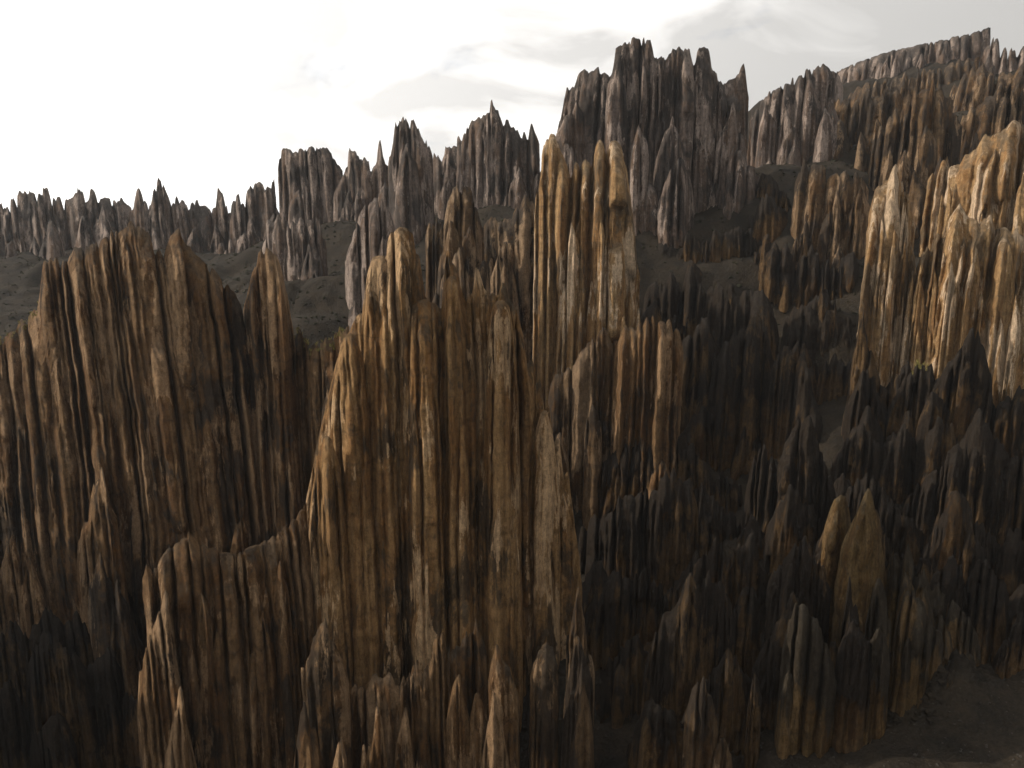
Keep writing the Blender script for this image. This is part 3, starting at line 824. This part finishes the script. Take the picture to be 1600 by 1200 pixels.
fin('dark low spires at the bottom edge left of the pale-faced spire', GB, 'left',
    [(545, 1080), (560, 1050), (575, 1060), (592, 1040), (612, 1050), (625, 1070), (645, 1020), (660, 1040), (690, 975), (705, 1010), (724, 988), (745, 965), (760, 1010)],
    (116, 118), 19, rt=0.30, fl=0.09, sharp=3.0, rows=((0, 0, 0), (4, 40, 110), (8, 90, 160)), drop=14, seed=52, zb=-30)
fin('pale-faced pointed spire at the bottom centre of the picture', GB, 'left',
    [(762, 1060), (775, 1000), (786, 1028), (796, 1040), (812, 1090)],
    (113, 113), 17, rt=0.32, fl=0.09, sharp=3.0, rows=((0, 0, 0), (3, 40, 100)), drop=8, seed=53, zb=-30)
fin('blunt ribbed stump right of the pale-faced spire', GB, 'left',
    [(828, 1050), (840, 1012), (852, 1004), (864, 1010), (874, 1050)],
    (116, 116), 16, rt=0.40, fl=0.07, sharp=3.0, rows=((0, 0, 0), (3, 20, 90)), drop=6, seed=54, zb=-25)
fin('dark forked spire at the right foot of the central tower', GB, 'mid',
    [(885, 1000), (897, 940), (905, 905), (914, 960), (920, 1010), (930, 1040)],
    (124, 122), 15, rt=0.30, fl=0.08, sharp=3.0, rows=((0, 0, 0), (3, 40, 110), (6, 90, 150)), drop=8, seed=55, zb=-22)
fin('cluster of steep spires at the bottom, right of the dark gully', GB, 'dark',
    [(1005, 1040), (1020, 1000), (1035, 960), (1055, 940), (1075, 890), (1083, 880), (1095, 905), (1110, 885), (1125, 890), (1140, 920), (1150, 970)],
    (124, 130), 17, rt=0.32, fl=0.08, rows=((0, 0, 0), (3, 40, 110), (7, 100, 180)), drop=8, seed=56)
fin('single tan-faced cone at the bottom edge right of centre', GB, 'mid',
    [(1070, 1110), (1085, 1065), (1100, 1050), (1110, 1075), (1125, 1120)],
    (116, 116), 15, rt=0.32, fl=0.10, rows=((0, 0, 0), (2, 20, 60)), drop=6, seed=57)
fin('small dark cone standing alone at the gully mouth', GB, 'dark',
    [(1168, 1100), (1180, 1035), (1192, 1090)],
    (119, 119), 14, rt=0.28, fl=0.12, rows=((0, 0, 0), (2, 30, 80)), drop=8, seed=58)
fin('steep ribbed block with a tan foot standing on the valley floor', GB, 'tooth',
    [(1222, 1010), (1234, 960), (1245, 930), (1258, 935), (1272, 960), (1285, 985), (1300, 1020), (1308, 1060)],
    (124, 121), 17, rt=0.38, fl=0.055, pleat=9, prot=2.0, crack=0.7, rows=((0, 0, 0), (2.5, 15, 80)), drop=4, seed=59)
fin('tall dark ribbed spires behind the tan-footed block', GB, 'dark',
    [(1200, 900), (1215, 880), (1228, 860), (1242, 840), (1256, 830), (1270, 850), (1284, 870), (1300, 910)],
    (140, 138), 17, rt=0.34, fl=0.08, rows=((0, 0, 0), (4, 30, 90), (7, 70, 130)), drop=8, seed=60)
fin('large smooth ochre tooth with a sharp tip, lower right', GB, 'plain',
    [(1306, 900), (1316, 845), (1328, 818), (1342, 790), (1352, 766), (1358, 756), (1364, 772), (1370, 800), (1378, 842), (1386, 900)],
    (144, 143), 20, pleat=34, rows=((0, 0, 0),), prot=0.45, dens=0.3, crack=0.0, ser=1.5, slope=0.10, bow=4, seed=61)
fin('smaller blunt ochre tooth close behind the large smooth one', GB, 'plain',
    [(1280, 900), (1286, 830), (1294, 800), (1304, 775), (1314, 768), (1322, 772), (1328, 800), (1336, 880)],
    (149, 149), 20, pleat=26, rows=((0, 0, 0),), prot=0.5, dens=0.3, crack=0.1, ser=1.5, slope=0.08, bow=3, seed=73)
fin('notched ochre crest stepping down right of the smooth tooth', GB, 'tooth',
    [(1385, 880), (1396, 850), (1408, 870), (1420, 845), (1432, 890), (1445, 880), (1458, 915), (1470, 900), (1480, 940)],
    (145, 138), 16, rt=0.34, fl=0.09, rows=((0, 0, 0), (3, 20, 70), (6, 50, 110)), drop=6, seed=62)
fin('narrow dark spire between the tan-footed block and the ribbed wall', GB, 'dark',
    [(1318, 960), (1328, 890), (1338, 940), (1346, 985)],
    (127, 126), 13, rt=0.30, fl=0.08, rows=((0, 0, 0), (2, 30, 90)), drop=6, seed=63)
fin('pointed dark spire with a tan lower face on the valley floor', GB, 'tooth',
    [(1355, 960), (1365, 905), (1375, 890), (1386, 930), (1394, 980)],
    (128, 128), 14, rt=0.30, fl=0.08, pleat=9, prot=2.0, crack=0.7, rows=((0, 0, 0), (2, 40, 100)), drop=6, seed=64)
fin('broad ribbed wall with tan flanks above the valley floor', GB, 'tooth',
    [(1402, 960), (1412, 925), (1425, 915), (1440, 935), (1452, 955), (1463, 985)],
    (131, 130), 15, rt=0.42, fl=0.04, pleat=9, prot=2.0, crack=0.7, rows=((0, 0, 0), (2, 20, 80)), drop=4, seed=65)
fin('low rounded wall at the end of the row, beside the earth heap', GB, 'tooth',
    [(1480, 950), (1490, 930), (1505, 945), (1518, 965), (1530, 990), (1536, 1020)],
    (137, 136), 15, rt=0.45, fl=0.04, pleat=9, prot=2.0, crack=0.7, rows=((0, 0, 0), (2, 20, 70)), drop=3, seed=66)
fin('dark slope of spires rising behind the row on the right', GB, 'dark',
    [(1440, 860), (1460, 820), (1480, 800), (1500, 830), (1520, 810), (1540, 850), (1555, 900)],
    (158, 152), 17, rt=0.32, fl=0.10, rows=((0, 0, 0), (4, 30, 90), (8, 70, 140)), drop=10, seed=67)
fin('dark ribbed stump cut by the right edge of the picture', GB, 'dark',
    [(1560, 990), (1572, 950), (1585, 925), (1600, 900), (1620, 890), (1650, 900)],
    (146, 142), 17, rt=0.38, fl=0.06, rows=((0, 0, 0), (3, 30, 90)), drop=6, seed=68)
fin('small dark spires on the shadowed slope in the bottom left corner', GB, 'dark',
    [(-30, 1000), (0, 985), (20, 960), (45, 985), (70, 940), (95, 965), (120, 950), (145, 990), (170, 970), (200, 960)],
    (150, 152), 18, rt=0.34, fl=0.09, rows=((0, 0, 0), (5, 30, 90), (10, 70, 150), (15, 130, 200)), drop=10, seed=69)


# ------------------------------------------------------------------ loose stones, scrub, grass


def clumps(name, label, cat, mat, pos, size, seed, flat=0.7, rough=0.35):
    """many small uneven lumps joined into one mesh"""
    rng = np.random.default_rng(seed)
    ico = [(0, 0, 1), (0.894, 0, 0.447), (0.276, 0.851, 0.447), (-0.724, 0.526, 0.447), (-0.724, -0.526, 0.447), (0.276, -0.851, 0.447),
           (0.724, 0.526, -0.447), (-0.276, 0.851, -0.447), (-0.894, 0, -0.447), (-0.276, -0.851, -0.447), (0.724, -0.526, -0.447), (0, 0, -1)]
    fc = [(0, 1, 2), (0, 2, 3), (0, 3, 4), (0, 4, 5), (0, 5, 1), (1, 6, 2), (2, 7, 3), (3, 8, 4), (4, 9, 5), (5, 10, 1), (2, 6, 7), (3, 7, 8), (4, 8, 9), (5, 9, 10), (1, 10, 6), (6, 11, 7), (7, 11, 8), (8, 11, 9), (9, 11, 10), (10, 11, 6)]
    ico = np.array(ico); fc = np.array(fc)
    n = len(pos)
    V = ico[None] * (1 + rng.uniform(-rough, rough, (n, 12, 1))) * (size[:, None, None] * rng.uniform(0.7, 1.3, (n, 1, 3)))
    V[:, :, 2] *= flat
    V = V + pos[:, None, :]
    F = fc[None] + (np.arange(n) * 12)[:, None, None]
    TRI[0] += n * 20
    o = mesh_obj(name, V.reshape(-1, 3), F.reshape(-1, 3), mat, None, False)
    o['label'] = label; o['category'] = cat; o['kind'] = 'stuff'
    return o


TER = bpy.data.objects['terrain']
from mathutils.bvhtree import BVHTree
_bvh = BVHTree.FromPolygons([v.co[:] for v in TER.data.vertices], [p.vertices[:] for p in TER.data.polygons])


def scatter(n, pxr, dr, seed, smin, smax, pw=2.5):
    rng = np.random.default_rng(seed)
    P, Sz = [], []
    while len(P) < n:
        d = rng.uniform(*dr); x = (rng.uniform(*pxr) - 800) / FPX * (d * cp + 12)
        r = _bvh.ray_cast(Vector((x, d, 900)), Vector((0, 0, -1)))
        if r[0] is None:
            continue
        z = smin + (smax - smin) * rng.random() ** pw
        P.append((x, d, r[0].z + z * 0.15)); Sz.append(z)
    return np.array(P), np.array(Sz)


p_, z_ = scatter(4200, (1080, 1750), (88, 140), 5, 0.03, 0.30, 9)
clumps('gravel', 'loose pale stones strewn over the valley floor, bottom right', 'gravel', MAT['stone'], p_, z_, 6)
p_, z_ = scatter(15000, (-150, 1650), (225, 470), 7, 0.15, 0.75, 2.0)
clumps('scrub', 'low dark scrub dotted over the earth slopes between the formations', 'scrub', MAT['scrub'], p_, z_, 8, 0.75, 0.5)
p_, z_ = scatter(260, (1400, 1500), (124, 136), 9, 0.2, 0.9, 2)
clumps('earth_clods', 'clods of slumped earth heaped at the foot of the right-hand spires', 'clods', MAT['soil'], p_, z_, 10)



def grass(label, wall_label, px0, px1, n, hgt, seed):
    """tufts of thin blades rooted on the crest of a wall"""
    rng = np.random.default_rng(seed)
    e = next(o for o in COL.objects if o.get('label') == wall_label)
    w = next(o for o in COL.objects if o.parent is e and o.name.startswith('main_wall'))
    me = w.data
    co = np.empty(len(me.vertices) * 3, np.float32); me.vertices.foreach_get('co', co)
    co = co.reshape(-1, 3) + np.array(e.location, np.float32)
    v = co - np.array([0, 0, CAMH], np.float32)
    dep = v[:, 1] * cp - v[:, 2] * sp
    pxs = 800 + v[:, 0] / dep * FPX
    bc = np.empty(len(co), np.float32); me.attributes['below_crest'].data.foreach_get('value', bc)
    pick = np.where((pxs > px0) & (pxs < px1) & (bc < 0.02))[0]
    if len(pick) == 0:
        return
    V, F = [], []
    cl = co[rng.choice(pick, max(3, n // 14))]
    for i in range(n):
        p = cl[i % len(cl)] + rng.normal(0, 0.16, 3) * (1, 1, 0.3)
        a = rng.uniform(0, 6.28); h = hgt * rng.uniform(0.5, 1.2); wd = 0.035
        lean = rng.normal(0, 0.3, 2) * h
        k = len(V)
        c, s_ = math.cos(a) * wd, math.sin(a) * wd
        V += [(p[0] - c, p[1] - s_, p[2] - 0.1), (p[0] + c, p[1] + s_, p[2] - 0.1), (p[0] + lean[0] * 0.4 + c * 0.6, p[1] + lean[1] * 0.4 + s_ * 0.6, p[2] + h * 0.6), (p[0] + lean[0], p[1] + lean[1], p[2] + h)]
        F += [(k, k + 1, k + 2), (k, k + 2, k + 3)]
    o = mesh_obj('dry_grass', V, F, MAT['grass'], None, False)
    o['kind'] = 'stuff'; o['label'] = label; o['category'] = 'grass'


grass('dry yellow grass along the crest of the low saddle wall', 'low shadowed saddle wall linking the broad pinnacle to the central tower', 458, 540, 700, 0.55, 21)
grass('green-yellow tuft on the bluff below the golden pillars', 'dim knobbed bluff between the leaning spike and the fishbone peak', 1425, 1450, 160, 0.9, 22)
grass('pale dry grass on the sloping left shoulder of the huge left-hand fin', 'huge brown pleated fin filling the left side, crest stepping down to the left', -20, 62, 600, 0.5, 23)

# ------------------------------------------------------------------ air
hz, HN, HL = new_mat('thin_haze')
ho = HN.new('ShaderNodeOutputMaterial')
hv = HN.new('ShaderNodeVolumePrincipled')
hv.inputs['Color'].default_value = (0.86, 0.92, 0.98, 1)
hv.inputs['Density'].default_value = 0.00005
hv.inputs['Anisotropy'].default_value = 0.35
HL.new(hv.outputs[0], ho.inputs['Volume'])
zs = [(o.matrix_world @ Vector(c)).z for o in (TER,) for c in o.bound_box]
x0, x1, y0, y1, zl, zh = -34000.0, 34000.0, -3500.0, 6400.0, min(zs) - 1.0, 262.0
hvtx = [(x, y, z) for z in (zl, zh) for y in (y0, y1) for x in (x0, x1)]
hb = mesh_obj('haze', hvtx, [(0, 2, 3, 1), (4, 5, 7, 6), (0, 1, 5, 4), (2, 6, 7, 3), (0, 4, 6, 2), (1, 3, 7, 5)], hz, None, False)
hb['kind'] = 'stuff'
hb['label'] = 'thin pale haze in the air over the whole valley'
hb['category'] = 'haze'
